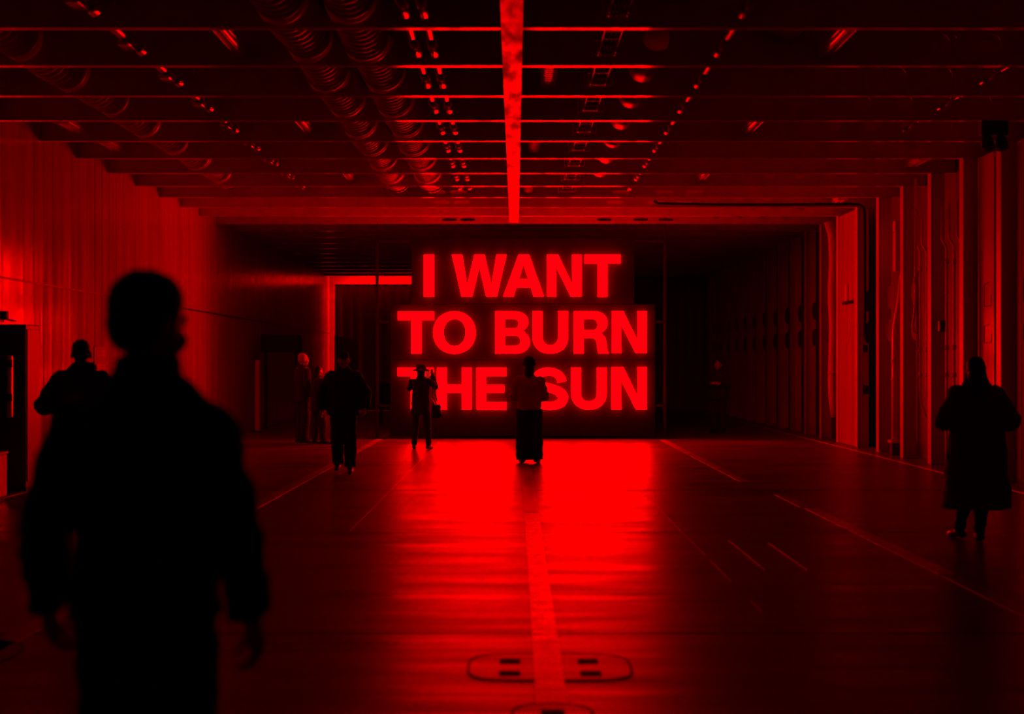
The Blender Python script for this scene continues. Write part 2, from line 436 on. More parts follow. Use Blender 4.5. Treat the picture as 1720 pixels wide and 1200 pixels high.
LET = [
    [lp((712, 428.2), (728.8, 428.2), (728.8, 498.2), (712, 498.2))],
    [lp((759.1, 428.2), (776.2, 428.2), (784.6, 480.2), (796.8, 428.2), (814.1, 428.2), (825.6, 480.2), (833.9, 428.2), (850.7, 428.2), (834.5, 498.2), (816.7, 498.2), (805, 447.7), (793.1, 498.2), (775.3, 498.2))],
    [lp((871, 428.2), (888.8, 428.2), (913.6, 498.2), (896.2, 498.2), (892, 482.8), (867.4, 482.8), (862.7, 498.2), (845.2, 498.2)), lp((879.4, 444), (887.3, 468.7), (871.9, 468.7))],
    letter_N(918.7, 937.5, 961.3, 976.7, 934.4, 959, 428.2, 498.2, 447, 479),
    letter_T(982.2, 1042.5, 1004.3, 1020.5, 428.2, 442.2, 498.4),
    letter_T(668.3, 729, 690.7, 707.3, 524, 538, 594.3),
    [rl(ellipse(763.2, 559, 35.7, 35.7, 0, 360, 48, pw=2.1, close=True)), rl(ellipse(763.4, 558.8, 18.8, 22.7, 0, 360, 40, pw=2.1, close=True))],
    [rl(B_out), rrect(847.8, 871, 536.1, 551.7), rrect(847.8, 873.9, 564, 581.3)],
    letter_U(894.7, 911.1, 937.8, 954.2, 523, 594.2, 580, 566),
    [rl(R_out), rrect(980.4, 1004, 536, 555)],
    letter_N(1028.1, 1046.9, 1071.2, 1086.4, 1043.7, 1068.3, 523, 593.4, 543.8, 573.8),
    letter_T(667.9, 728, 690, 707, 618, 632, 688.3),
    [lp((734.2, 618), (750.2, 618), (750.2, 646.5), (776, 646.5), (776, 618), (792, 618), (792, 688.3), (776, 688.3), (776, 659.9), (750.2, 659.9), (750.2, 688.3), (734.2, 688.3))],
    [lp((800.3, 618), (850.6, 618), (850.6, 632), (816.3, 632), (816.3, 647), (846.7, 647), (846.7, 660.1), (816.3, 660.1), (816.3, 675.9), (850.6, 675.9), (850.6, 688.6), (800.3, 688.6))],
    stroke(S_pts, S_ws),
    letter_U(959.7, 975.7, 1002.8, 1018.8, 618, 688.5, 674.6, 661),
    letter_N(1027.7, 1046.9, 1071.2, 1086.2, 1043.7, 1068.3, 617, 688, 637.5, 667.5),
]
sign = empty('text_sign', (0.1, D_SIGN + 0.10, 0))
tag(sign, 'huge glowing red letters I WANT TO BURN THE SUN on dark frame', 'sign')
for loops in LET:
    me = outline_mesh('letter', loops, 0.05)
    me.materials.append(M['sign']); me.materials.append(M['black'])
    for p in me.polygons: p.material_index = 1 if p.normal.y > 0.5 else 0
    o = link('letter', me, None, sign, (-0.1, -0.05, 0))
SX0, SX1 = -3.02, 3.26
for x in (SX0, SX1):
    mb = MB().bevbox(x - 0.03, x + 0.03, D_SIGN + 0.14, D_SIGN + 0.20, 0.012, SOF - 0.25, 0.006)
    mb.box(x - 0.22, x + 0.22, D_SIGN - 0.02, D_SIGN + 0.34, 0.0, 0.015)
    rel(mb, sign).build('frame_post', 'black', sign)
for z in (0.72, 2.55, 4.30):
    rel(MB().box(SX0, SX1, D_SIGN + 0.14, D_SIGN + 0.18, z - 0.025, z + 0.025), sign).build('frame_rail', 'black', sign)
for x in (SX0, SX1):
    rel(MB().tube([(x, 31.05, SOF - 0.26), (x, 31.05, SOF)], 0.012, 8), sign).build('hanger_rod', 'black', sign)
# dark backing boards behind the letters, one per column
for xa, xb, za, zb in ((690.5, 1066, 510, 400), (655, 1101, 604, 511), (655, 1101, 733, 605)):
    BX0, BX1 = P(xa, 0)[0], P(xb, 0)[0]; z0, z1 = P(0, za)[1], P(0, zb)[1]
    for k in range(4):
        a = BX0 + (BX1 - BX0) * k / 4; b = BX0 + (BX1 - BX0) * (k + 1) / 4
        rel(MB().bevbox(a + 0.001, b - 0.001, D_SIGN + 0.118, D_SIGN + 0.138, z0, z1, 0.002), sign).build('backing_board', 'led', sign)

# ================================================================== DECKHEAD SERVICES
def ribbed_duct(name, label, x, z, r, y0, y1, pitch, amp, seed, group):
    rr = random.Random(seed); mb = MB(); rings = []
    n = int((y1 - y0) / (pitch / 6))
    for i in range(n + 1):
        y = y0 + (y1 - y0) * i / n
        ph = i / 6.0
        wob = 0.012 * math.sin(y * 1.7 + seed) + 0.006 * math.sin(y * 4.3 + seed * 2)
        rad = r - amp * (1.0 - abs(math.sin(math.pi * ph))) * (0.75 + 0.25 * math.sin(y * 3 + seed))
        rings.append([(x + wob + rad * math.cos(2 * math.pi * k / 28), y, SOF + z + 0.5 * wob + rad * math.sin(2 * math.pi * k / 28)) for k in range(28)])
    root = empty(name, (x, y0, SOF + z)); tag(root, label, 'duct', group)
    rel(mb.rings(rings), root).build('duct_hose', 'duct', root, True)
    for ye in (y1,):
        rel(MB().tube([(x, ye - 0.02, SOF + z), (x, ye + 0.05, SOF + z)], r + 0.015, 28), root).build('end_collar', 'galv', root, True)
    return root
ribbed_duct('ventilation_duct', 'fat ribbed ventilation hose under the ceiling, left one of the close pair', -2.17, 0.31, 0.25, 9.0, 25.9, 0.17, 0.06, 1, 'paired ribbed ceiling ducts')
ribbed_duct('ventilation_duct', 'fat ribbed ventilation hose under the ceiling, right one of the close pair', -1.54, 0.31, 0.25, 9.0, 25.9, 0.17, 0.06, 5, 'paired ribbed ceiling ducts')
ribbed_duct('ventilation_duct', 'ribbed ventilation hose under the ceiling running close along the left wall', -5.16, 0.31, 0.235, 11.0, 25.6, 0.17, 0.06, 9, None)
ribbed_duct('ventilation_duct', 'slim smooth ventilation duct under the ceiling just right of the centre girder', 1.47, 0.33, 0.14, 14.9, 26.1, 0.4, 0.010, 13, None)
ribbed_duct('ventilation_duct', 'short round duct end hanging under the near right ceiling', 2.77, 0.42, 0.20, 13.25, 14.55, 0.25, 0.015, 17, None)

def pipe_run(name, label, x, z, r, y0, y1, mat, cat='pipe', hang=0, group=None):
    root = empty(name, (x, y0, SOF + z)); tag(root, label, cat, group)
    rel(MB().tube([(x, y0 + (y1 - y0) * i / 12, SOF + z) for i in range(13)], r, 12), root).build('pipe_length', mat, root, True)
    for k in range(-2, 11):
        yb = beam_y[k] - 0.16
        if not (y0 < yb < y1): continue
        rel(MB().tube([(x, yb - 0.50, SOF + z), (x, yb - 0.06, SOF + z), (x, yb + 0.06, SOF + z)], [r + 0.010, r + 0.010, r + 0.010], 12), root).build('pipe_coupling', mat, root, True)
        if hang:
            pts = [(x + 0.02, yb, SOF + z - r)]
            for q in range(7):
                a = R(-90 + 20 * q)
                pts.append((x + 0.16 + 0.10 * math.cos(a), yb, SOF + z - r + 0.09 + 0.09 * math.sin(a)))
            h = rel(MB().tube(pts, 0.008, 8, round_caps=True), root).build('hook_bracket', 'galv', root, True)
            rel(MB().ell((x + 0.235, yb, SOF + z + 0.07), (0.032, 0.045, 0.032), 12, 8), root).build('bracket_end', 'white', h, True)
            rel(MB().bevbox(x - 0.08, x + 0.05, yb - 0.42, yb - 0.10, SOF + z - r - 0.03, SOF + z - r + 0.02, 0.01), root).build('clamp_plate', 'galv', root)
    return root
pipe_run('sprinkler_pipe', 'shiny ceiling pipe with hooked brackets between left light row and wall duct', -3.9, 0.19, 0.06, 9.0, 26.2, 'galv', hang=1)
pipe_run('ceiling_pipe', 'shiny thin ceiling pipe beside the paired ducts, left of two', -1.02, 0.16, 0.045, 9.0, 26.2, 'galv', group='twin ceiling pipes')
pipe_run('ceiling_pipe', 'shiny thin ceiling pipe nearest the left of the centre girder', -0.84, 0.16, 0.045, 9.0, 26.2, 'galv', group='twin ceiling pipes')
pipe_run('ceiling_pipe', 'shiny ceiling pipe between the slim duct and the right light row', 2.1, 0.15, 0.04, 12.0, 26.2, 'galvd')
pipe_run('ceiling_pipe', 'very thin ceiling pipe near the right hand frames', 5.38, 0.16, 0.018, 13.2, 20.0, 'galv')

lad = empty('cable_ladder', (0.945, 9, SOF + 0.14)); tag(lad, 'narrow cable ladder under the ceiling right of the centre girder', 'cable tray')
for x in (0.86, 1.03):
    rel(MB().box(x - 0.006, x + 0.006, 9.0, 26.2, SOF + 0.125, SOF + 0.20), lad).build('side_rail', 'steel', lad)
yy = 9.1
while yy < 26.1:
    rel(MB().bevbox(0.86, 1.03, yy, yy + 0.022, SOF + 0.125, SOF + 0.145, 0.004), lad).build('rung', 'steel', lad); yy += BSP / 5
for k, xx in enumerate((0.90, 0.94, 0.985)):
    rel(MB().tube([(xx, 9 + i * 0.7, SOF + 0.158 + 0.004 * math.sin(i * 1.3 + k)) for i in range(25) if 9 + i * 0.7 < 26.2], 0.013, 8), lad).build('cable', 'rubber', lad, True)
for k in range(-2, 9):
    yb = beam_y[k] - 0.20
    m_ = MB()
    m_.box(0.78, 0.79, yb, yb + 0.02, SOF + 0.05, DECK); m_.box(1.10, 1.11, yb, yb + 0.02, SOF + 0.08, DECK)
    m_.box(0.78, 1.11, yb, yb + 0.02, SOF + 0.08, SOF + 0.092)
    rel(m_, lad).build('hanger', 'galv', lad)

def light_fixture(label, x, k, group, caged=False, length=1.22, z=0.085, tilt=0.0, yoff=-0.10, wd=0.15):
    y1 = beam_y[k] + yoff; y0 = y1 - length
    root = empty('light_fixture', (x, (y0 + y1) / 2, SOF + z), tilt); tag(root, label, 'light', group)
    h = length / 2
    MB().bevbox(-wd / 2, wd / 2, -h, h, 0.05, 0.12, 0.015).build('housing', 'white', root)
    rings = []
    for yy_ in (-h + 0.02, h - 0.02):
        rings.append([(wd * 0.44 * math.cos(R(180 + 180 * q / 12)), yy_, 0.05 + 0.05 * math.sin(R(180 + 180 * q / 12))) for q in range(13)])
    cv = MB().rings(rings).build('lamp_cover', 'diff', root)
    if caged:
        for q in range(11):
            yq = -h + 0.06 + q * (length - 0.12) / 10
            m_ = MB().tube([(wd * 0.52 * math.cos(R(180 + 180 * s / 8)), yq, 0.05 + 0.064 * math.sin(R(180 + 180 * s / 8))) for s in range(9)], 0.006, 6)
            m_.build('cage_rib', 'galv', root)
    else:
        for xx in (-wd * 0.25, wd * 0.25):
            MB().bevbox(xx - 0.006, xx + 0.006, -h + 0.02, h - 0.02, -0.006, 0.02, 0.002).build('cover_rib', 'white', cv)
    for yy_ in (-h, h):
        MB().bevbox(-wd / 2 - 0.004, wd / 2 + 0.004, yy_ - 0.015, yy_ + 0.015, -0.004, 0.125, 0.006).build('end_cap', 'white', root)
    for yy_ in (-h * 0.7, h * 0.7):
        MB().tube([(0, yy_, 0.12), (0, yy_, DECK - SOF - z)], 0.010, 8).build('hanger_rod', 'steel', root)
    return root
G1, G2, G3 = 'lights left of the paired ducts', 'lights on the right half of the ceiling', 'caged lights beside the centre girder'
for n_, k in enumerate((1, 4, 7)):
    o_ = ('nearest', 'second nearest', 'farthest')[n_]
    light_fixture('long ceiling light left of the paired ducts, ' + o_ + ' of three', -2.84, k, G1)
    light_fixture('long ceiling light on the right half, ' + o_ + ' of three', 3.2, k, G2)
for n_, k in enumerate((2, 5, 8)):
    o_ = ('nearest', 'second nearest', 'farthest')[n_]
    light_fixture('caged ceiling light beside the centre girder, ' + o_ + ' of three', (0.37, 0.27, 0.23)[n_], k, G3, True, wd=0.17)
for n_, (k, x) in enumerate(((2, -5.92), (4, -5.98), (5, -5.92))):
    light_fixture('ceiling light hugging the left wall, ' + ('nearest', 'middle', 'farthest')[n_] + ' of three', x, k, 'lights along the left wall', length=0.8, wd=0.2, yoff=-0.18)
light_fixture('small ceiling light tucked above the right wall conduits', 6.35, 6, 'lights along the right wall', length=0.8, wd=0.2, yoff=-0.14)
light_fixture('small ceiling light tucked above the pale cover panel at right', 6.25, 9, 'lights along the right wall', length=0.45, wd=0.2, yoff=-0.32, z=0.06)
# small sprinkler heads under the right ceiling
for n_, (xp, yp, k) in enumerate(((1670, 14, 0), (1578, 80, 1), (1607, 58, 1))):
    d = beam_y[k] - 0.25; c = px(xp, yp, d)
    root = empty('ceiling_lamp', c); tag(root, ('tiny shiny spot fitting at the top right ceiling corner', 'tiny shiny spot fitting below left of the corner one, lower of two', 'tiny shiny slanted fitting between the other two at upper right')[n_], 'fitting', 'tiny right ceiling fittings')
    MB().tube([(0, -0.06, -0.02), (0.04, 0.06, 0.02)], 0.035, 12, round_caps=True).build('fitting_body', 'white', root, True)
    MB().tube([(0.02, 0, 0.03), (0.02, 0, DECK - c.z)], 0.008, 8).build('stem', 'steel', root)

# black cable slung across the beam and down the frame
cab = [px(1098, 338, 27.75), px(1106, 342, 27.75), px(1180, 343.5, 27.75), px(1300, 344, 27.75), px(1425, 343, 27.75), px(1443, 344, 27.72), px(1450.5, 349, 27.6), px(1452.5, 360, 27.4), px(1452.5, 450, 27.4), px(1452.5, 566, 27.4)]
cr = empty('black_cable', cab[0]); tag(cr, 'black cable slung under a far beam and down the right frame', 'cable')
rel(MB().tube(cab, 0.028, 8), cr).build('cable_length', 'rubber', cr, True)
rel(MB().bevbox(cab[-1].x - 0.05, cab[-1].x + 0.05, 27.35, 27.45, cab[-1].z - 0.30, cab[-1].z - 0.16, 0.01), cr).build('socket', 'black', cr)

# two black spot lamps under the near right frame corner
for n_, (xp, lab) in enumerate(((1658, 'black spot lamp under right frame corner, left of two'), (1681, 'black spot lamp under right frame corner, right of two'))):
    c = px(xp, 236, beam_y[3])
    root = empty('spot_lamp', c); tag(root, lab, 'lamp', 'black spot lamps')
    MB().tube([(0, 0.03, 0.05), (0, 0, 0), (0, -0.05, -0.10)], [0.05, 0.075, 0.085], 16).build('lamp_body', 'black', root, True)
    MB().tube([(0, 0.0, 0.02), (0, 0.02, 0.26)], 0.018, 8).build('lamp_arm', 'black', root)
    MB().bevbox(-0.085, 0.085, -0.05, 0.07, 0.06, max(0.26, SOF - c.z), 0.01).build('mounting_block', 'black', root)

# ================================================================== RIGHT SIDE CONDUITS
def conduit(name, label, pts, r, clamps, mat='pipep', group=None, cat='pipe'):
    pts = [Vector(p) for p in pts]
    base = min(pts, key=lambda p: p.z)
    root = empty(name, base); tag(root, label, cat, group)
    rel(MB().tube(pts, r, 10), root).build('conduit_length', mat, root, True)
    for c in clamps:
        c = Vector(c)
        rel(MB().tube([c - Vector((0, 0, 0.035)), c + Vector((0, 0, 0.035))], r + 0.014, 10), root).build('clamp', mat, root, True)
    return root
d = 22.2
for n_, (xu, xl, yt, yo) in enumerate(((1582, 1590.5, 346, 402), (1594, 1603, 342, 399), (1608, 1616, 337, 396))):
    bend = [px(xu, yt, d), px(xu, yo - 3, d), px(xu + 1, yo + 1, d), px(xl - 1, yo + 12, d), px(xl, yo + 16, d), px(xl, 500, d), px(xl, 640, d), px(xl, 771, d)]
    conduit('wall_conduit', 'thin kinked conduit on the right wall, ' + ('left', 'middle', 'right')[n_] + ' of the three', bend, 0.020, [px(xl, yy_, d) for yy_ in (440, 584, 630)], group='three kinked conduits')
d = 23.75
bend = [px(1549, 358, d), px(1549, 408, d), px(1550, 412, d), px(1556.5, 422, d), px(1557.5, 427, d), px(1557.5, 560, d), px(1557.5, 660, d), px(1560, 680, d), px(1567, 700, d), px(1572, 712, d)]
conduit('wall_conduit', 'curving thin conduit left of the three kinked ones, right of its pair', bend, 0.020, [px(1557.5, yy_, d) for yy_ in (452, 588, 630)], group='pair of curving conduits')
bend = [px(1541, 355, d), px(1541, 408, d), px(1541.5, 412, d), px(1545.5, 422, d), px(1546, 427, d), px(1546, 560, d), px(1546, 660, d), px(1549, 682, d), px(1557, 702, d), px(1566, 716, d)]
conduit('wall_conduit', 'curving thin conduit left of the three kinked ones, left of its pair', bend, 0.020, [px(1546, yy_, d) for yy_ in (452, 588, 630)], group='pair of curving conduits')
bend = [px(1538.5, 300, d - 0.1), px(1538, 420, d - 0.1), px(1538, 500, d - 0.1), px(1536, 530, d - 0.1), px(1533, 546, d - 0.1), px(1535, 556, d - 0.1), px(1541, 560, d - 0.1)]
conduit('wall_conduit', 'conduit ending in a small loop beside the curving pair', bend, 0.022, [px(1538, 470, d - 0.1)])
d = 25.35
bend = [px(1514, 459, d - 0.1), px(1515, 461, d - 0.06), px(1515, 464, d), px(1515, 470, d), px(1514, 500, d), px(1511, 525, d), px(1507, 548, d), px(1506, 570, d), px(1506, 620, d), px(1506, 742, d)]
mb_r = [0.03, 0.035, 0.045, 0.06, 0.075, 0.085, 0.088, 0.088, 0.088, 0.088]
root = empty('bent_pipe', bend[-1]); tag(root, 'thick bent pipe on the right wall with a flanged foot', 'pipe')
rel(MB().tube(bend, mb_r, 16), root).build('pipe_length', 'pipep', root, True)
for yy_ in (606, 638):
    c = px(1506, yy_, d); rel(MB().tube([c - Vector((0, 0, 0.02)), c + Vector((0, 0, 0.02))], 0.10, 16), root).build('clamp', 'pipep', root, True)
f0 = bend[-1]
rel(MB().bevbox(f0.x - 0.13, f0.x + 0.13, f0.y - 0.13, f0.y + 0.13, f0.z - 0.03, f0.z + 0.03, 0.01), root).build('foot_flange', 'pipep', root)
rel(MB().bevbox(f0.x - 0.10, f0.x + 0.10, f0.y - 0.10, f0.y + 0.10, 0.0, f0.z - 0.03, 0.01), root).build('foot_block', 'dark', root)
for xo in (-0.10, 0.10):
    rel(MB().tube([(f0.x + xo, f0.y - 0.10, f0.z - 0.05), (f0.x + xo, f0.y - 0.10, f0.z + 0.05)], 0.018, 8), root).build('bolt', 'galv', root, True)
a, b = px(1503, 371, 25.75), px(1517, 456, 25.75)
root = empty('junction_box', (a.x, 25.75, b.z)); tag(root, 'bright two part junction box high on the right wall', 'junction box')
rel(MB().bevbox(a.x, b.x, 25.7, 25.9, b.z, px(0, 390, 25.75).z, 0.01), root).build('box_body', 'white', root)
rel(MB().bevbox(a.x, b.x, 25.72, 25.9, px(0, 389, 25.75).z, a.z, 0.01), root).build('box_top', 'frame', root)
# wavy lagged pipe beside the cover panel
d = 30.3
bend = [px(1392, 372, d), px(1399, 395, d), px(1401, 440, d), px(1399, 480, d), px(1399, 510, d), px(1401, 545, d), px(1400, 590, d), px(1399, 640, d), px(1400, 670, d), px(1404, 700, d)]
conduit('lagged_pipe', 'thick wavy lagged pipe left of the pale cover panel', bend, 0.11, [px(1400, 626, d)], 'frame')
# handle bracket on the cover panel
c = px(1428, 496, 28.5)
root = empty('hook_plate', (6.66, 28.5, c.z)); tag(root, 'small L shaped bracket on the pale cover panel at right', 'bracket')
MB().bevbox(0.0, 0.045, 0.12, 0.30, -0.12, 0.22, 0.008).build('upright', 'frame', root)
MB().bevbox(-0.04, 0.045, -0.30, 0.34, -0.18, -0.12, 0.008).build('ledge', 'dark', root)
for n_, (xp, yp, dd, lab) in enumerate(((1583, 548, 22.7, 'small dark socket box between the conduits on right wall'), (1453, 655, 27.55, 'small dark valve below the hanging black cable'))):
    c = px(xp, yp, dd)
    root = empty('socket_box', (c.x, dd, c.z)); tag(root, lab, 'socket')
    MB().bevbox(-0.06, 0.06, -0.06, 0.06, -0.09, 0.09, 0.012).build('socket_body', 'dark', root)
    MB().tube([(0, -0.06, 0.02), (0, -0.10, 0.0)], 0.03, 12).build('socket_cap', 'black', root, True)

# ================================================================== LEFT WALL FITTINGS
d = 18.05
a, b = px(8, 545, d), px(43, 828, d)
root = empty('steel_locker', ((a.x + b.x) / 2, d, 0)); tag(root, 'tall narrow dark steel locker standing against the bright left wall', 'locker')
x0, x1, zt = XL + 0.005, b.x, a.z
rel(MB().bevbox(x0, x1, d, d + 0.55, 0.04, zt, 0.012), root).build('locker_body', 'dark', root)
rel(MB().bevbox(x1, x1 + 0.012, d + 0.04, d + 0.51, 0.12, zt - 0.06, 0.004), root).build('locker_door', 'dark', root)
rel(MB().box(x0, x1, d + 0.02, d + 0.53, 0.0, 0.045), root).build('plinth', 'black', root)
c = px(27, 530, 18.2)
root = empty('alarm_box', (XL, 18.2, c.z)); tag(root, 'tiny dark alarm box with thin conduits above the narrow locker', 'alarm')
MB().bevbox(0.0, 0.07, -0.05, 0.05, -0.055, 0.055, 0.01).build('box_body', 'black', root)
MB().tube([(0.015, 0.0, -0.05), (0.015, 0.0, -0.09)], 0.010, 6).build('conduit', 'dark', root)
MB().tube([(0.015, -0.05, -0.04), (0.015, -0.75, -0.06), (0.015, -0.78, -0.09), (0.015, -0.78, -0.9)], 0.010, 6).build('conduit', 'dark', root)
MB().tube([(0.015, 0.05, -0.04), (0.015, 0.45, -0.06)], 0.010, 6).build('conduit', 'dark', root)
d = 16.9
a, b = px(-60, 597, d), px(10, 702, d)
root = empty('control_panel', (XL, d, b.z)); tag(root, 'dark hanging control cabinet cut by the left picture edge', 'cabinet')
rel(MB().bevbox(XL + 0.003, b.x, d, d + 0.12, b.z, a.z, 0.012), root).build('cabinet_body', 'black', root)
rel(MB().bevbox(b.x + 0.003, b.x + 0.055, d + 0.02, d + 0.10, b.z, a.z, 0.012), root).build('side_rail', 'white', root)
for zz in (a.z - 0.10, b.z + 0.24):
    rel(MB().tube([(b.x + 0.04, d + 0.0, zz - 0.04), (b.x + 0.04, d - 0.01, zz + 0.04)], 0.035, 12), root).build('latch', 'black', root, True)
root = empty('low_cabinet', (XL + 0.25, 16.75, 0)); tag(root, 'low pale cabinet on the floor cut by the left picture edge', 'cabinet')
zt = px(0, 765, 16.6).z; xe = px(12, 0, 16.9).x
rel(MB().bevbox(XL + 0.01, xe, 16.6, 16.9, 0.05, zt, 0.01), root).build('cabinet_body', 'white', root)
rel(MB().bevbox(XL + 0.01, xe + 0.01, 16.58, 16.92, zt, zt + 0.03, 0.006), root).build('cabinet_top', 'white', root)
rel(MB().box(XL + 0.02, xe - 0.02, 16.63, 16.87, 0, 0.05), root).build('plinth', 'black', root)
# notice on the wall behind the man
c = px(168, 589, 22.4)
root = empty('wall_notice', (XL, 22.5, 1.55)); tag(root, 'faint pale notice board on the left wall beside the standing man', 'notice')
MB().bevbox(0.003, 0.011, -0.35, 0.35, -0.05, 0.35, 0.002).build('board', 'hull', root)
for zz in (0.24, 0.02):
    MB().box(0.0112, 0.0125, -0.22, 0.22, zz - 0.05, zz + 0.05).build('text_band', 'line2', root)

# ================================================================== FLOOR HATCHES
def hatch(label, x0, x1, y0, y1, slots_, rx):
    root = empty('deck_hatch', ((x0 + x1) / 2, (y0 + y1) / 2, 0)); tag(root, label, 'hatch', 'deck hatches')
    hx, hy = (x1 - x0) / 2, (y1 - y0) / 2
    def rr(hx, hy, z): return [(p[0], p[1], z) for p in ellipse(0, 0, hx, hy, 0, 360, 40, pw=rx, close=True)]
    MB().rings([rr(hx, hy, 0.0), rr(hx, hy, 0.0045), rr(hx - 0.009, hy - 0.012, 0.0045), rr(hx - 0.009, hy - 0.012, 0.001)], False).build('hatch_rim', 'joint', root)
    MB().rings([rr(hx - 0.010, hy - 0.013, 0.0), rr(hx - 0.012, hy - 0.015, 0.003), rr(0.01, 0.01, 0.003)]).build('hatch_cover', 'deck', root)
    for sx_, sy_ in slots_:
        MB().bevbox(sx_ - 0.055, sx_ + 0.055, sy_ - 0.05, sy_ + 0.05, 0.002, 0.006, 0.002).build('lifting_slot', 'joint', root)
    return root
hatch('oval deck hatch with four lifting slots crossing the pale centre line', -0.255, 0.615, 7.20, 7.88, [(-0.21, -0.17), (-0.21, 0.13), (0.21, -0.17), (0.21, 0.13)], 4.0)
strip('lane_line', 0.172, 0.15, 7.0, 8.1, 'line', 0.0055)
hatch('small oval floor fitting at the bottom end of the centre line', -0.02, 0.36, 6.32, 6.72, [(0.0, 0.02)], 2.4)
hatch('round deck hatch cut by the left picture edge', -3.65, -2.75, 7.35, 8.3, [], 2.4)

# ================================================================== REAR OF THE DECK
def drape(label, x0, x1, y, z0, z1):  # added sheets that mask the hidden tubes down to a lit strip
    mb = MB(); n = int((x1 - x0) / 0.05); f_, b_ = [], []
    for i in range(n + 1):
        x = x0 + (x1 - x0) * i / n; yo = 0.035 * math.sin(x * 19) + 0.02 * math.sin(x * 7.3)
        f_.append((x, y + yo)); b_.append((x, y + yo + 0.01))
    ring = f_ + b_[::-1]
    mb.rings([[(x, yy_, z) for x, yy_ in ring] for z in (z0, z1)])
    root = empty('masking_drape', ((x0 + x1) / 2, y, 0)); tag(root, label, 'curtain', 'added masking drapes')
    rel(mb, root).build('drape_cloth', 'drape', root, False)
    rel(MB().tube([(x0, y + 0.005, z1 + 0.01), (x1, y + 0.005, z1 + 0.01)], 0.02, 8), root).build('drape_rail', 'black', root, True)
drape('added masking drape left of the sign below the lit strip', -6.33, -2.95, 49.9, 0.02, 4.42)
drape('added masking drape reaching the ceiling behind the sign', -2.9, 7.0, 49.75, 0.02, SOF - 0.03)
t1 = tag(MB().tube([(-6.05, Y1, 4.2), (-6.05, 50.2, 4.25), (-3.0, 50.2, 4.25), (-3.0, Y1, 4.2)], 0.025, 10).build('added_tube_lamp', 'tube'), 'unseen red tube lamp added to light the rear wall above the left drape', 'lamp')  # added source hidden by the drape, makes the lit strip on the bulkhead
t2 = tag(MB().tube([(-5.95, 50.2, 0.0), (-5.95, 50.2, 4.1)], 0.025, 10).build('added_tube_lamp', 'tube_dim'), 'unseen upright red tube lamp added to light the rear left corner', 'lamp')  # second added hidden source, brightens the bulkhead edge at the corner

# dark standing table behind the sign
d = 39.0
root = empty('standing_table', (-3.1, d, 0)); tag(root, 'dark tall table on legs in the gloom left behind the sign', 'table')
rel(MB().bevbox(-3.75, -2.55, d - 0.35, d + 0.35, 1.06, 1.10, 0.01), root).build('table_top', 'black', root)
rel(MB().bevbox(-3.70, -2.60, d - 0.30, d - 0.27, 0.46, 1.06, 0.006), root).build('front_panel', 'black', root)
for x in (-3.66, -3.30, -2.95, -2.64):
    rel(MB().bevbox(x - 0.035, x + 0.035, d - 0.30, d - 0.24, 0, 1.06, 0.006), root).build('leg', 'black', root)
# dark equipment case and slanted board on the left
c0, c1 = px(437, 563, 35.0), px(502, 592, 35.0)
root = empty('equipment_case', ((c0.x + c1.x) / 2, 35.0, 0)); tag(root, 'long dark equipment case on a stand in the rear left shadow', 'case')
rel(MB().bevbox(c0.x, c1.x, 35.0, 35.5, c1.z, c0.z, 0.02), root).build('case_body', 'black', root)
for x in (c0.x + 0.1, c1.x - 0.1):
    rel(MB().bevbox(x - 0.03, x + 0.03, 35.2, 35.26, 0, c1.z, 0.005), root).build('leg', 'black', root)
root = empty('display_board', (-4.55, 38.0, 0)); tag(root, 'dark display board with a sloping top edge behind the walking man', 'board')
c0, c1 = px(562, 563, 38), px(602, 640, 38)
rel(MB().add([(c0.x, 38, c1.z), (c1.x, 38, c1.z), (c1.x, 38, c0.z - 0.16), (c0.x, 38, c0.z), (c0.x, 38.04, c1.z), (c1.x, 38.04, c1.z), (c1.x, 38.04, c0.z - 0.16), (c0.x, 38.04, c0.z)],
             [(0, 1, 2, 3), (7, 6, 5, 4), (0, 4, 5, 1), (1, 5, 6, 2), (2, 6, 7, 3), (3, 7, 4, 0)]), root).build('board', 'dark', root)
for x in (c0.x + 0.08, c1.x - 0.08):
    rel(MB().bevbox(x - 0.02, x + 0.02, 38.0, 38.04, 0, c1.z, 0.004), root).build('leg', 'black', root)
c0, c1 = px(428, 605, 34.0), px(436, 690, 34.0)
root = empty('guard_post', (c0.x + 0.05, 34.0, 0)); tag(root, 'short pale guard post near the left wall beyond the sign', 'post')
rel(MB().bevbox(c0.x, c1.x, 34.0, 34.1, 0.03, c0.z, 0.012), root).build('post_shaft', 'white', root)
rel(MB().bevbox(c0.x - 0.06, c1.x + 0.06, 33.94, 34.16, 0, 0.03, 0.006), root).build('base_plate', 'dark', root)

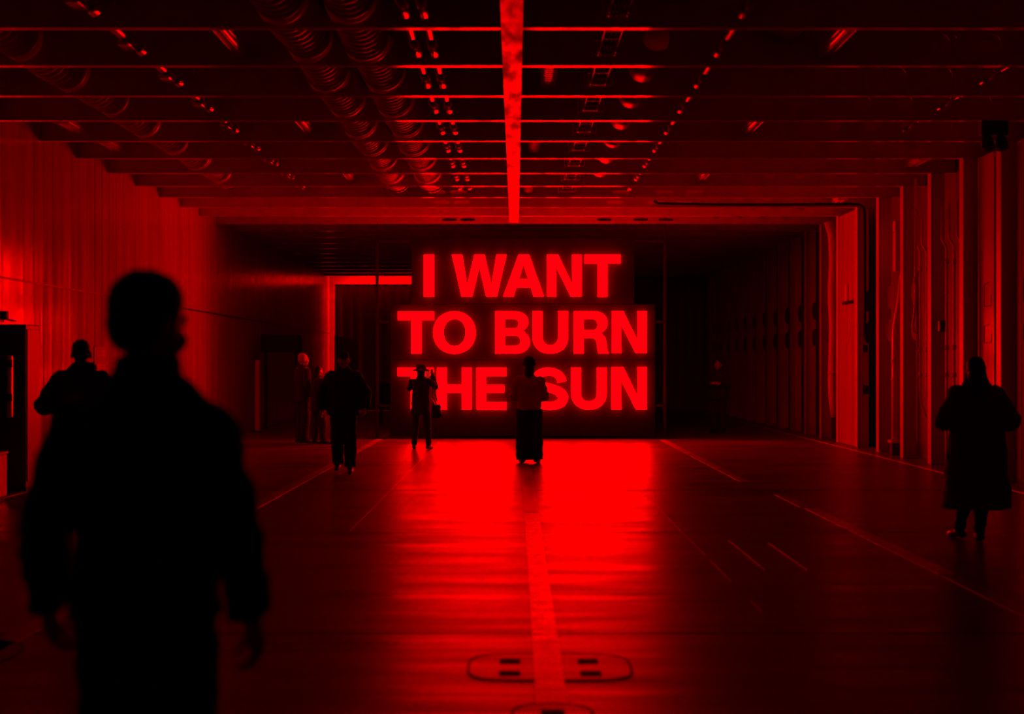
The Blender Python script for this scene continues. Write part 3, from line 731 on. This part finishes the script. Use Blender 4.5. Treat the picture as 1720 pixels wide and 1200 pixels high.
# ================================================================== PEOPLE
def hand(mb, wrist, direc, palm_n, side, curl=0.5, s=1.0):
    """palm, four fingers and a thumb; direc = wrist->knuckles, palm_n = way the palm faces, side=+1 thumb towards palm_n x direc"""
    d_ = Vector(direc).normalized(); n_ = Vector(palm_n); n_ = (n_ - d_ * n_.dot(d_)).normalized()
    t_ = n_.cross(d_).normalized() * side
    wv = Vector(wrist)
    rot = Matrix((t_, d_, n_)).transposed()
    mb.ell(wv + d_ * 0.045 * s, (0.040 * s, 0.055 * s, 0.019 * s), 12, 8, rot)
    for i, (off, ln) in enumerate(((0.028, 0.072), (0.010, 0.080), (-0.010, 0.075), (-0.027, 0.060))):
        p = wv + d_ * 0.078 * s + t_ * off * s; pts = [p - d_ * 0.02 * s, p]; ang = 0
        for q in range(3):
            ang += curl * (0.5, 0.9, 0.7)[q]
            p = p + (d_ * math.cos(ang) + n_ * math.sin(ang)) * ln * s * (0.42, 0.33, 0.25)[q]; pts.append(p)
        mb.tube(pts, [0.0095 * s, 0.0098 * s, 0.009 * s, 0.0085 * s, 0.007 * s], 8, round_caps=True)
    p = wv + d_ * 0.02 * s + t_ * 0.026 * s
    mb.tube([p, p + (d_ * 0.6 + t_ * 0.75 + n_ * 0.2).normalized() * 0.035 * s, p + (d_ * 0.85 + t_ * 0.8 + n_ * 0.45).normalized() * 0.068 * s],
            [0.012 * s, 0.0108 * s, 0.008 * s], 8, round_caps=True)

def head_shape(mb, c, yaw, pitch, s=1.0):
    s = s * 1.06
    rot = Matrix.Rotation(yaw, 3, 'Z') @ Matrix.Rotation(pitch, 3, 'X')
    def e(off, r): mb.ell(Vector(c) + rot @ Vector(off) * s, tuple(q * s for q in r), 16, 10, rot)
    e((0, -0.008, 0.020), (0.074, 0.094, 0.094))      # skull
    e((0, 0.030, -0.035), (0.056, 0.060, 0.074))      # face
    e((0, 0.056, -0.088), (0.034, 0.032, 0.026))      # chin
    e((0, 0.094, -0.018), (0.012, 0.022, 0.026))      # nose
    e((0, 0.086, 0.022), (0.050, 0.014, 0.012))       # brow
    e((0, 0.087, -0.058), (0.022, 0.012, 0.009))      # lips
    for sx_ in (-1, 1):
        e((sx_ * 0.078, -0.005, -0.012), (0.012, 0.022, 0.034))   # ear
        e((sx_ * 0.030, 0.080, 0.004), (0.013, 0.010, 0.009))     # eye
        e((sx_ * 0.036, 0.062, -0.035), (0.024, 0.026, 0.022))    # cheek
    return rot

def person(label, loc, rz, h, J, outfit, head=(0, 0), voxel=0.0085, group=None):
    s = h / 1.75
    def S(p): return Vector(p) * s
    D = dict(hipL=(-0.09, 0, 0.92), hipR=(0.09, 0, 0.92), kneeL=(-0.10, 0.02, 0.50), kneeR=(0.10, 0.02, 0.50), ankL=(-0.10, -0.02, 0.09), ankR=(0.10, -0.02, 0.09),
             footL=-8, footR=8, shL=(-0.185, 0, 1.425), shR=(0.185, 0, 1.425), elL=(-0.24, -0.03, 1.13), elR=(0.24, -0.03, 1.13), wrL=(-0.24, 0.05, 0.89), wrR=(0.24, 0.05, 0.89),
             hd=(0, 0.02, 1.625), chest=(0, 0), palmL=(1, 0.2, 0), palmR=(-1, 0.2, 0), hdirL=None, hdirR=None, curl=0.5, curlL=None, curlR=None)
    D.update(J)
    b = MB()
    hd = S(D['hd'])
    rot = head_shape(b, hd, R(head[0]), R(head[1]), s)
    b.tube([S((0, -0.01, 1.40)), S((0, 0.0, 1.50)), hd + rot @ Vector((0, -0.012, -0.06)) * s], [0.070 * s, 0.055 * s, 0.056 * s], 14)
    b.loft([(0, 0, 0.86 * s, 0.15 * s, 0.10 * s), (0, 0, 1.00 * s, 0.145 * s, 0.10 * s), (0, 0, 1.15 * s, 0.145 * s, 0.10 * s), (0, 0, 1.32 * s, 0.17 * s, 0.105 * s), (0, 0, 1.43 * s, 0.15 * s, 0.08 * s), (0, 0, 1.48 * s, 0.07 * s, 0.06 * s)], 20)
    for q in 'LR':
        sh, el, wr = S(D['sh' + q]), S(D['el' + q]), S(D['wr' + q])
        b.tube([sh, sh.lerp(el, .4), el, el.lerp(wr, .35), wr], [0.058 * s, 0.05 * s, 0.042 * s, 0.041 * s, 0.028 * s], 12, round_caps=True)
        dr = D['hdir' + q]; dr = Vector(dr) if dr else (wr - el)
        hand(b, wr, dr, D['palm' + q], 1 if q == 'R' else -1, D['curl' + q] if D['curl' + q] is not None else D['curl'], s)
        hp, kn, an = S(D['hip' + q]), S(D['knee' + q]), S(D['ank' + q])
        b.tube([hp, hp.lerp(kn, .5), kn, kn.lerp(an, .35), an], [0.085 * s, 0.072 * s, 0.054 * s, 0.053 * s, 0.036 * s], 12, round_caps=True)
    root = link('person', remesh(b, 'person', voxel * s, 4), 'skin', None, loc)
    root.rotation_euler = (0, 0, rz)
    tag(root, label, 'person', group)
    o = outfit
    # trousers or tights
    t = MB(); tr = o.get('trouser', (0.105, 0.095, 0.08, 0.085)); 
    t.loft([(0, 0, 0.80 * s, 0.12 * s, 0.10 * s), (0, 0, 0.88 * s, 0.17 * s, 0.125 * s), (0, 0, 0.96 * s, 0.165 * s, 0.12 * s), (0, 0, 1.04 * s, 0.155 * s, 0.11 * s)], 20)
    for q in 'LR':
        hp, kn, an = S(D['hip' + q]), S(D['knee' + q]), S(D['ank' + q])
        end = an + Vector((0, 0, -0.035 * s)) if o.get('wide') else an
        t.tube([hp, hp.lerp(kn, .5), kn, kn.lerp(an, .5), end], [tr[0] * s, (tr[0] + tr[1]) / 2 * s, tr[1] * s, (tr[1] + tr[2]) / 2 * s, tr[3] * s], 16)
    link('trousers', remesh(t, 'trousers', voxel * 1.2 * s, 5, 0.010 * s, 0.10), o.get('tmat', 'cloth_black'), root)
    # jacket or coat
    j = MB(); hem = o.get('hem', 0.80); hw = o.get('hemw', (0.20, 0.145)); bulk = o.get('bulk', 1.0); cx, cy = D['chest']
    secs = [(0, 0, hem * s, hw[0] * s, hw[1] * s)]
    for z, rx_, ry_ in ((0.95, 0.185, 0.135), (1.10, 0.175, 0.132), (1.25, 0.190, 0.142), (1.35, 0.192, 0.140), (1.42, 0.165, 0.110), (1.47, 0.118, 0.085), (1.51, 0.085, 0.078), (1.535, 0.074, 0.074)):
        if z > hem + 0.05:
            k_ = bulk if z < 1.42 else 1 + (bulk - 1) * 0.5
            if o.get('flare') and z < 1.3:
                f_ = (1.3 - z) / (1.3 - hem); rx_ = 0.19 + (hw[0] - 0.19) * f_; ry_ = 0.142 + (hw[1] - 0.142) * f_
            secs.append((cx * min(1, z / 1.4), cy * min(1, max(0, (z - 0.9)) / 0.4), z * s, rx_ * k_ * s, ry_ * k_ * s))
    j.loft(secs, 28, 2.3)
    ar = o.get('arm', (0.078, 0.068, 0.055))
    for q in 'LR':
        sh, el, wr = S(D['sh' + q]), S(D['el' + q]), S(D['wr' + q])
        sh2 = sh + Vector((0, 0, -(ar[0] - 0.050) * s)); sh2.x *= 1 - (ar[0] - 0.07) * 1.5
        j.tube([sh2.lerp(Vector((0, 0, sh2.z)), .35), sh2, sh2.lerp(el, .5), el, el.lerp(wr, .5), el.lerp(wr, .97)], [ar[0] * s, ar[0] * s, (ar[0] + ar[1]) / 2 * s, ar[1] * s, (ar[1] + ar[2]) / 2 * s, ar[2] * s], 16, round_caps=False)
        j.ell(el, (ar[1] * s,) * 3, 14, 9); j.ell(sh2, (ar[0] * 1.02 * s,) * 3, 14, 9)
    link(o.get('jname', 'jacket'), remesh(j, 'jacket', voxel * 1.2 * s, 6, o.get('wr', 0.012) * s, o.get('wsc', 0.11)), o.get('jmat', 'cloth_black'), root)
    if o.get('collar'):
        c = MB().tube([S((0, -0.005, 1.46)), S((0, 0.0, 1.50)), S((0, 0.005, 1.55))], [0.10 * s, 0.088 * s, 0.085 * s], 18)
        link('collar', remesh(c, 'collar', 0.01, 3, 0.006), o.get('jmat', 'cloth_black'), root)
    if o.get('scarf'):
        c = MB().loft([(0, -0.01 * s, 1.40 * s, 0.185 * s, 0.13 * s), (0, -0.01 * s, 1.46 * s, 0.155 * s, 0.115 * s), (0, 0, 1.53 * s, 0.115 * s, 0.105 * s), (0, 0.01 * s, 1.60 * s, 0.095 * s, 0.10 * s)], 22)
        link('scarf', remesh(c, 'scarf', 0.01, 4, 0.010), o.get('jmat', 'cloth_black'), root)
    if o.get('hood'):
        c = MB().ell(S((0.02, -0.10, 1.47)), (0.13 * s, 0.075 * s, 0.085 * s)).ell(S((0.09, -0.05, 1.50)), (0.06 * s, 0.06 * s, 0.05 * s))
        link('hood', remesh(c, 'hood', 0.01, 4, 0.008), o.get('jmat', 'cloth_black'), root)
    # shoes
    for q in 'LR':
        an = S(D['ank' + q]); a_ = R(-D['foot' + q]); lift = max(0.0, an.z - 0.09 * s)
        sh_ = MB(); fw = Vector((math.sin(a_) * -1, math.cos(a_), 0)); fw = Vector((math.sin(R(D['foot' + q])), math.cos(R(D['foot' + q])), 0))
        base = Vector((an.x, an.y, lift))
        drop = -lift * 0.55
        sh_.tube([base - fw * 0.055 * s + Vector((0, 0, 0.045 * s)), base + fw * 0.03 * s + Vector((0, 0, 0.05 * s)), base + fw * 0.11 * s + Vector((0, 0, 0.038 * s + drop * 0.5)), base + fw * 0.175 * s + Vector((0, 0, 0.030 * s + drop))],
                 [0.042 * s, 0.046 * s, 0.046 * s, 0.032 * s], 14, round_caps=True, flat=0.85)
        sh_.tube([base + Vector((0, 0, 0.05 * s)), base + Vector((0, 0, 0.13 * s))], [0.046 * s, 0.047 * s], 14)
        me = remesh(sh_, 'shoe', 0.007 * s, 3)
        for v in me.vertices:
            if v.co.z < lift * 0.4 + 0.006 and lift < 0.02: v.co.z = 0.002
        link('shoe', me, 'leather', root)
    # hair / hats
    def H(off): return hd + rot @ Vector(off) * s
    hr = MB(); st = o.get('hair', 'short')
    if st == 'short':
        hr.ell(H((0, -0.020, 0.040)), (0.083 * s, 0.096 * s, 0.090 * s), 18, 11, rot)
        hr.ell(H((0, -0.055, -0.010)), (0.070 * s, 0.055 * s, 0.062 * s), 16, 10, rot)
    elif st == 'thick':
        hr.ell(H((0, -0.015, 0.052)), (0.092 * s, 0.104 * s, 0.094 * s), 18, 11, rot)
        hr.ell(H((0, -0.055, 0.000)), (0.080 * s, 0.060 * s, 0.075 * s), 16, 10, rot)
        hr.ell(H((-0.03, 0.03, 0.095)), (0.06 * s, 0.06 * s, 0.045 * s), 16, 10, rot)
    elif st == 'long':
        hr.ell(H((0, -0.020, 0.035)), (0.088 * s, 0.100 * s, 0.094 * s), 18, 11, rot)
        hr.tube([H((0, -0.04, 0.03)), H((0, -0.075, -0.08)), H((0.01, -0.105, -0.22)), H((0.035, -0.12, -0.36)), H((0.05, -0.13, -0.46))], [0.088 * s, 0.090 * s, 0.085 * s, 0.06 * s, 0.028 * s], 16, round_caps=True)
    elif st == 'bob':
        hr.ell(H((0, -0.020, 0.035)), (0.088 * s, 0.098 * s, 0.094 * s), 18, 11, rot)
        hr.tube([H((0, -0.03, 0.0)), H((0, -0.045, -0.10)), H((0, -0.05, -0.17))], [0.088 * s, 0.088 * s, 0.07 * s], 16, round_caps=True)
    link('hair', remesh(hr, 'hair', 0.0075, 3, 0.006, 0.03), o.get('hmat', 'hair_dark'), root)
    ht = o.get('hat')
    if ht == 'beanie':
        k = MB().ell(H((0, -0.012, 0.075)), (0.102 * s, 0.118 * s, 0.118 * s), 18, 11, rot)
        link('beanie', remesh(k, 'beanie', 0.008, 3, 0.004, 0.03), o.get('hatmat', 'cloth_navy'), root)
        k = MB().tube([H((0, -0.012, 0.030)), H((0, -0.012, 0.075))], [0.112 * s, 0.110 * s], 20)
        link('beanie_cuff', remesh(k, 'beanie_cuff', 0.008, 2), o.get('hatmat', 'cloth_navy'), root)
    elif ht == 'brim':
        k = MB().tube([H((0, -0.01, 0.045)), H((0, -0.01, 0.10)), H((0, -0.01, 0.145)), H((0, -0.01, 0.160))], [0.112 * s, 0.110 * s, 0.095 * s, 0.055 * s], 20)
        link('hat_crown', remesh(k, 'hat_crown', 0.008, 3), o.get('hatmat', 'cloth_hat'), root)
        rg = []
        for rr_, zz in ((0.105, 0.050), (0.195, 0.015), (0.198, 0.024), (0.105, 0.066)):
            rg.append([H((rr_ * math.cos(2 * math.pi * k / 24), -0.01 + rr_ * 1.05 * math.sin(2 * math.pi * k / 24), zz)) for k in range(24)])
        MB().rings(rg + [rg[0]], False).build('hat_brim', o.get('hatmat', 'cloth_hat'), root, True)
    elif ht == 'cap':
        k = MB().ell(H((0, -0.010, 0.060)), (0.088 * s, 0.104 * s, 0.080 * s), 18, 11, rot)
        k.tube([H((0, 0.06, 0.045)), H((0, 0.15, 0.035))], [0.078 * s, 0.062 * s], 16, flat=0.14)
        link('cap', remesh(k, 'cap', 0.007, 3), o.get('hatmat', 'cloth_black'), root)
    return root

# 1 man close to the camera walking away
X1 = (247 - VX) / F * 3.75
person('large dark blurred man in the left foreground walking away', (X1, 3.75, 0), R(-4), 1.835,
       dict(elL=(-0.262, -0.02, 1.12), wrL=(-0.272, 0.05, 0.90), elR=(0.248, -0.08, 1.12), wrR=(0.285, -0.06, 0.90), shL=(-0.175, 0, 1.40), shR=(0.165, 0, 1.375),
            hipL=(-0.085, 0, 0.92), hipR=(0.085, 0, 0.92), kneeL=(-0.10, 0.05, 0.50), ankL=(-0.10, 0.06, 0.09), kneeR=(0.095, 0.02, 0.50), ankR=(0.10, -0.16, 0.12), footR=6, curl=0.9, palmL=(0.6, 0.6, 0.2)),
       dict(hem=0.90, hemw=(0.19, 0.15), bulk=1.03, arm=(0.080, 0.064, 0.056), hair='thick', trouser=(0.098, 0.085, 0.08, 0.08), collar=True), head=(-25, 0), voxel=0.008)
# 2 man by the left wall
X2 = (136 - VX) / F * 13.5
person('man in dark hooded jacket with bent elbows before the bright left wall', (X2, 13.5, 0), R(8), 1.84,
       dict(elL=(-0.32, 0.02, 1.16), wrL=(-0.12, 0.26, 1.17), elR=(0.30, 0.02, 1.16), wrR=(0.10, 0.27, 1.20), palmL=(0.6, 0, 0.6), palmR=(-0.6, 0, 0.6), curl=0.9),
       dict(hem=0.78, hemw=(0.23, 0.17), bulk=1.16, collar=True, arm=(0.098, 0.095, 0.075), hood=True), head=(0, -6))
# 3 fair haired person of the pair at left
Y3 = 3822.0 / 131
person('fair haired person in dark clothes standing left behind the walking man', ((508 - VX) / F * Y3, Y3, 0), R(-55), 1.85,
       dict(elL=(-0.25, 0.0, 1.15), wrL=(-0.20, 0.20, 1.02), elR=(0.25, -0.03, 1.13), wrR=(0.22, 0.12, 0.92), curl=0.7),
       dict(hem=0.80, hemw=(0.19, 0.145), bulk=1.02, hmat='hair_fair', hair='short'), head=(-10, 0))
Y3b = 3822.0 / 131.5
person('shorter dark haired person close beside the fair haired one', ((536 - VX) / F * Y3b, Y3b - 0.25, 0), R(-62), 1.60,
       dict(elL=(-0.24, 0.10, 1.15), wrL=(-0.13, 0.27, 1.27), elR=(0.24, -0.03, 1.13), wrR=(0.22, 0.16, 0.98), ankR=(0.10, 0.10, 0.09), kneeR=(0.10, 0.08, 0.5), palmL=(0.5, -0.6, 0.4), curl=0.8),
       dict(hem=0.74, hemw=(0.20, 0.16), bulk=1.05, hair='bob'), head=(10, -5))
# 4 man walking towards the camera
Y4 = 3822.0 / 180
person('man in dark cap and baggy clothes walking toward the camera', ((577 - VX) / F * Y4, Y4, 0), R(184), 1.80,
       dict(elL=(-0.31, -0.02, 1.14), wrL=(-0.31, 0.10, 0.92), elR=(0.31, -0.04, 1.14), wrR=(0.32, -0.02, 0.90), kneeL=(-0.10, 0.06, 0.50), ankL=(-0.10, 0.10, 0.09), kneeR=(0.09, 0.05, 0.50), ankR=(0.09, -0.16, 0.13), footL=-4, footR=4, curl=0.9),
       dict(hem=0.84, hemw=(0.245, 0.16), bulk=1.25, arm=(0.105, 0.10, 0.08), trouser=(0.112, 0.095, 0.085, 0.082), hat='cap', collar=True), head=(6, -2))
# 5 woman with hat taking a picture
Y5 = 3822.0 / 141
wom = person('woman in brimmed hat raising a phone before the letter T', ((707 - VX) / F * Y5, Y5, 0), R(-12), 1.60,
       dict(elL=(-0.26, 0.05, 1.27), wrL=(-0.14, 0.22, 1.40), elR=(0.27, 0.20, 1.30), wrR=(0.14, 0.33, 1.55), hdirR=(0, 0.25, 1), hdirL=(0.8, 0.5, 0.2), ankL=(-0.14, -0.02, 0.09), ankR=(0.17, -0.02, 0.09), kneeL=(-0.12, 0.02, 0.5), kneeR=(0.14, 0.02, 0.5), palmR=(-0.4, 1, 0), curl=0.6),
       dict(hem=0.72, hemw=(0.21, 0.16), bulk=0.98, flare=True, jname='coat', trouser=(0.095, 0.075, 0.06, 0.055), hat='brim', hair='bob', arm=(0.072, 0.065, 0.052)), head=(8, 5))
c = px(718.5, 629, Y5 + 0.36)
ph = empty('phone', c); tag(ph, 'small phone held up by the woman in the hat', 'phone')
MB().bevbox(-0.036, 0.036, -0.004, 0.004, -0.075, 0.075, 0.003).build('phone_body', 'black', ph)
MB().box(-0.033, 0.033, -0.0052, -0.0042, -0.068, 0.068).build('phone_screen', 'screen', ph)
c = px(733, 690, Y5 - 0.16)
bg = empty('shoulder_bag', c); tag(bg, 'dark shoulder bag hanging at the right side of the hat woman', 'bag')
k = MB().loft([(0, 0, -0.15, 0.085, 0.045), (0, 0, -0.11, 0.10, 0.055), (0, 0, 0.08, 0.085, 0.045), (0, 0, 0.12, 0.07, 0.03)], 20, 3.0)
link('bag_body', remesh(k, 'bag_body', 0.01, 4, 0.008), 'leather', bg)
MB().tube([(-0.06, 0, 0.10), (-0.07, 0.0, 0.35), (-0.07, 0.02, 0.60), (-0.04, 0.04, 0.35), (0.06, 0, 0.10)], 0.010, 8).build('bag_strap', 'leather', bg, True)
a, b = px(738, 692, Y5 - 0.28), px(747, 707, Y5 - 0.28)
um = empty('folded_umbrella', b); tag(um, 'thin folded umbrella tip poking out beside the shoulder bag', 'umbrella')
rel(MB().tube([a + (a - b) * 0.6, a, b.lerp(a, .25), b], [0.024, 0.022, 0.012, 0.004], 10), um).build('umbrella_canopy', 'cloth_navy', um, True)
rel(MB().tube([a + (a - b) * 1.6, a + (a - b) * 0.6], 0.010, 8), um).build('umbrella_handle', 'galv', um, True)
# 6 person in the middle
Y6 = 3822.0 / 164
person('person in knitted beanie and puffer jacket standing before the letters, seen from behind', ((889 - VX) / F * Y6, Y6, 0), R(-3), 1.69,
       dict(elL=(-0.245, 0.03, 1.13), wrL=(-0.12, 0.26, 1.22), elR=(0.245, 0.03, 1.13), wrR=(0.10, 0.27, 1.30), ankL=(-0.115, -0.01, 0.09), ankR=(0.125, -0.01, 0.09), palmL=(0.6, 0, 0.6), palmR=(-0.6, 0, 0.6), curl=1.0, footL=-14, footR=12),
       dict(hem=0.90, hemw=(0.205, 0.16), bulk=1.14, collar=True, hair='bob', arm=(0.105, 0.10, 0.075), jmat='cloth_puffer', wr=0.018, wsc=0.16, trouser=(0.135, 0.125, 0.12, 0.112), wide=True, hat='beanie', tmat='cloth_navy'), head=(0, -4))
# 7 woman in the long coat on the right
Y7 = 3822.0 / 294
person('long haired woman in wide knee length coat on the right', ((1640 - VX) / F * Y7, Y7, 0), R(3), 1.68,
       dict(elL=(-0.30, -0.02, 1.15), wrL=(-0.17, 0.22, 1.22), elR=(0.32, -0.02, 1.15), wrR=(0.17, 0.22, 1.24), kneeL=(-0.07, 0.02, 0.5), ankL=(-0.105, 0.16, 0.09), kneeR=(0.07, 0.02, 0.5), ankR=(0.01, -0.06, 0.09), footL=-10, footR=14, palmL=(0.6, 0, 0.6), palmR=(-0.6, 0, 0.6), curl=0.9),
       dict(hem=0.31, hemw=(0.33, 0.24), bulk=1.12, flare=True, jname='coat', jmat='cloth_coat', arm=(0.105, 0.11, 0.09), hair='long', trouser=(0.09, 0.07, 0.058, 0.05), wr=0.02, wsc=0.2, scarf=True), head=(-10, 0))
# 8 person lost in the dark behind
Y8 = 33.5
person('barely visible person in black standing in the dark right of the sign', ((1207 - VX) / F * Y8, Y8, 0), R(150), 1.74,
       dict(elL=(-0.25, 0.0, 1.14), wrL=(-0.10, 0.20, 1.18), elR=(0.25, 0.0, 1.14), wrR=(0.10, 0.22, 1.18), curl=0.8), dict(hem=0.80, bulk=1.1), head=(0, 0))
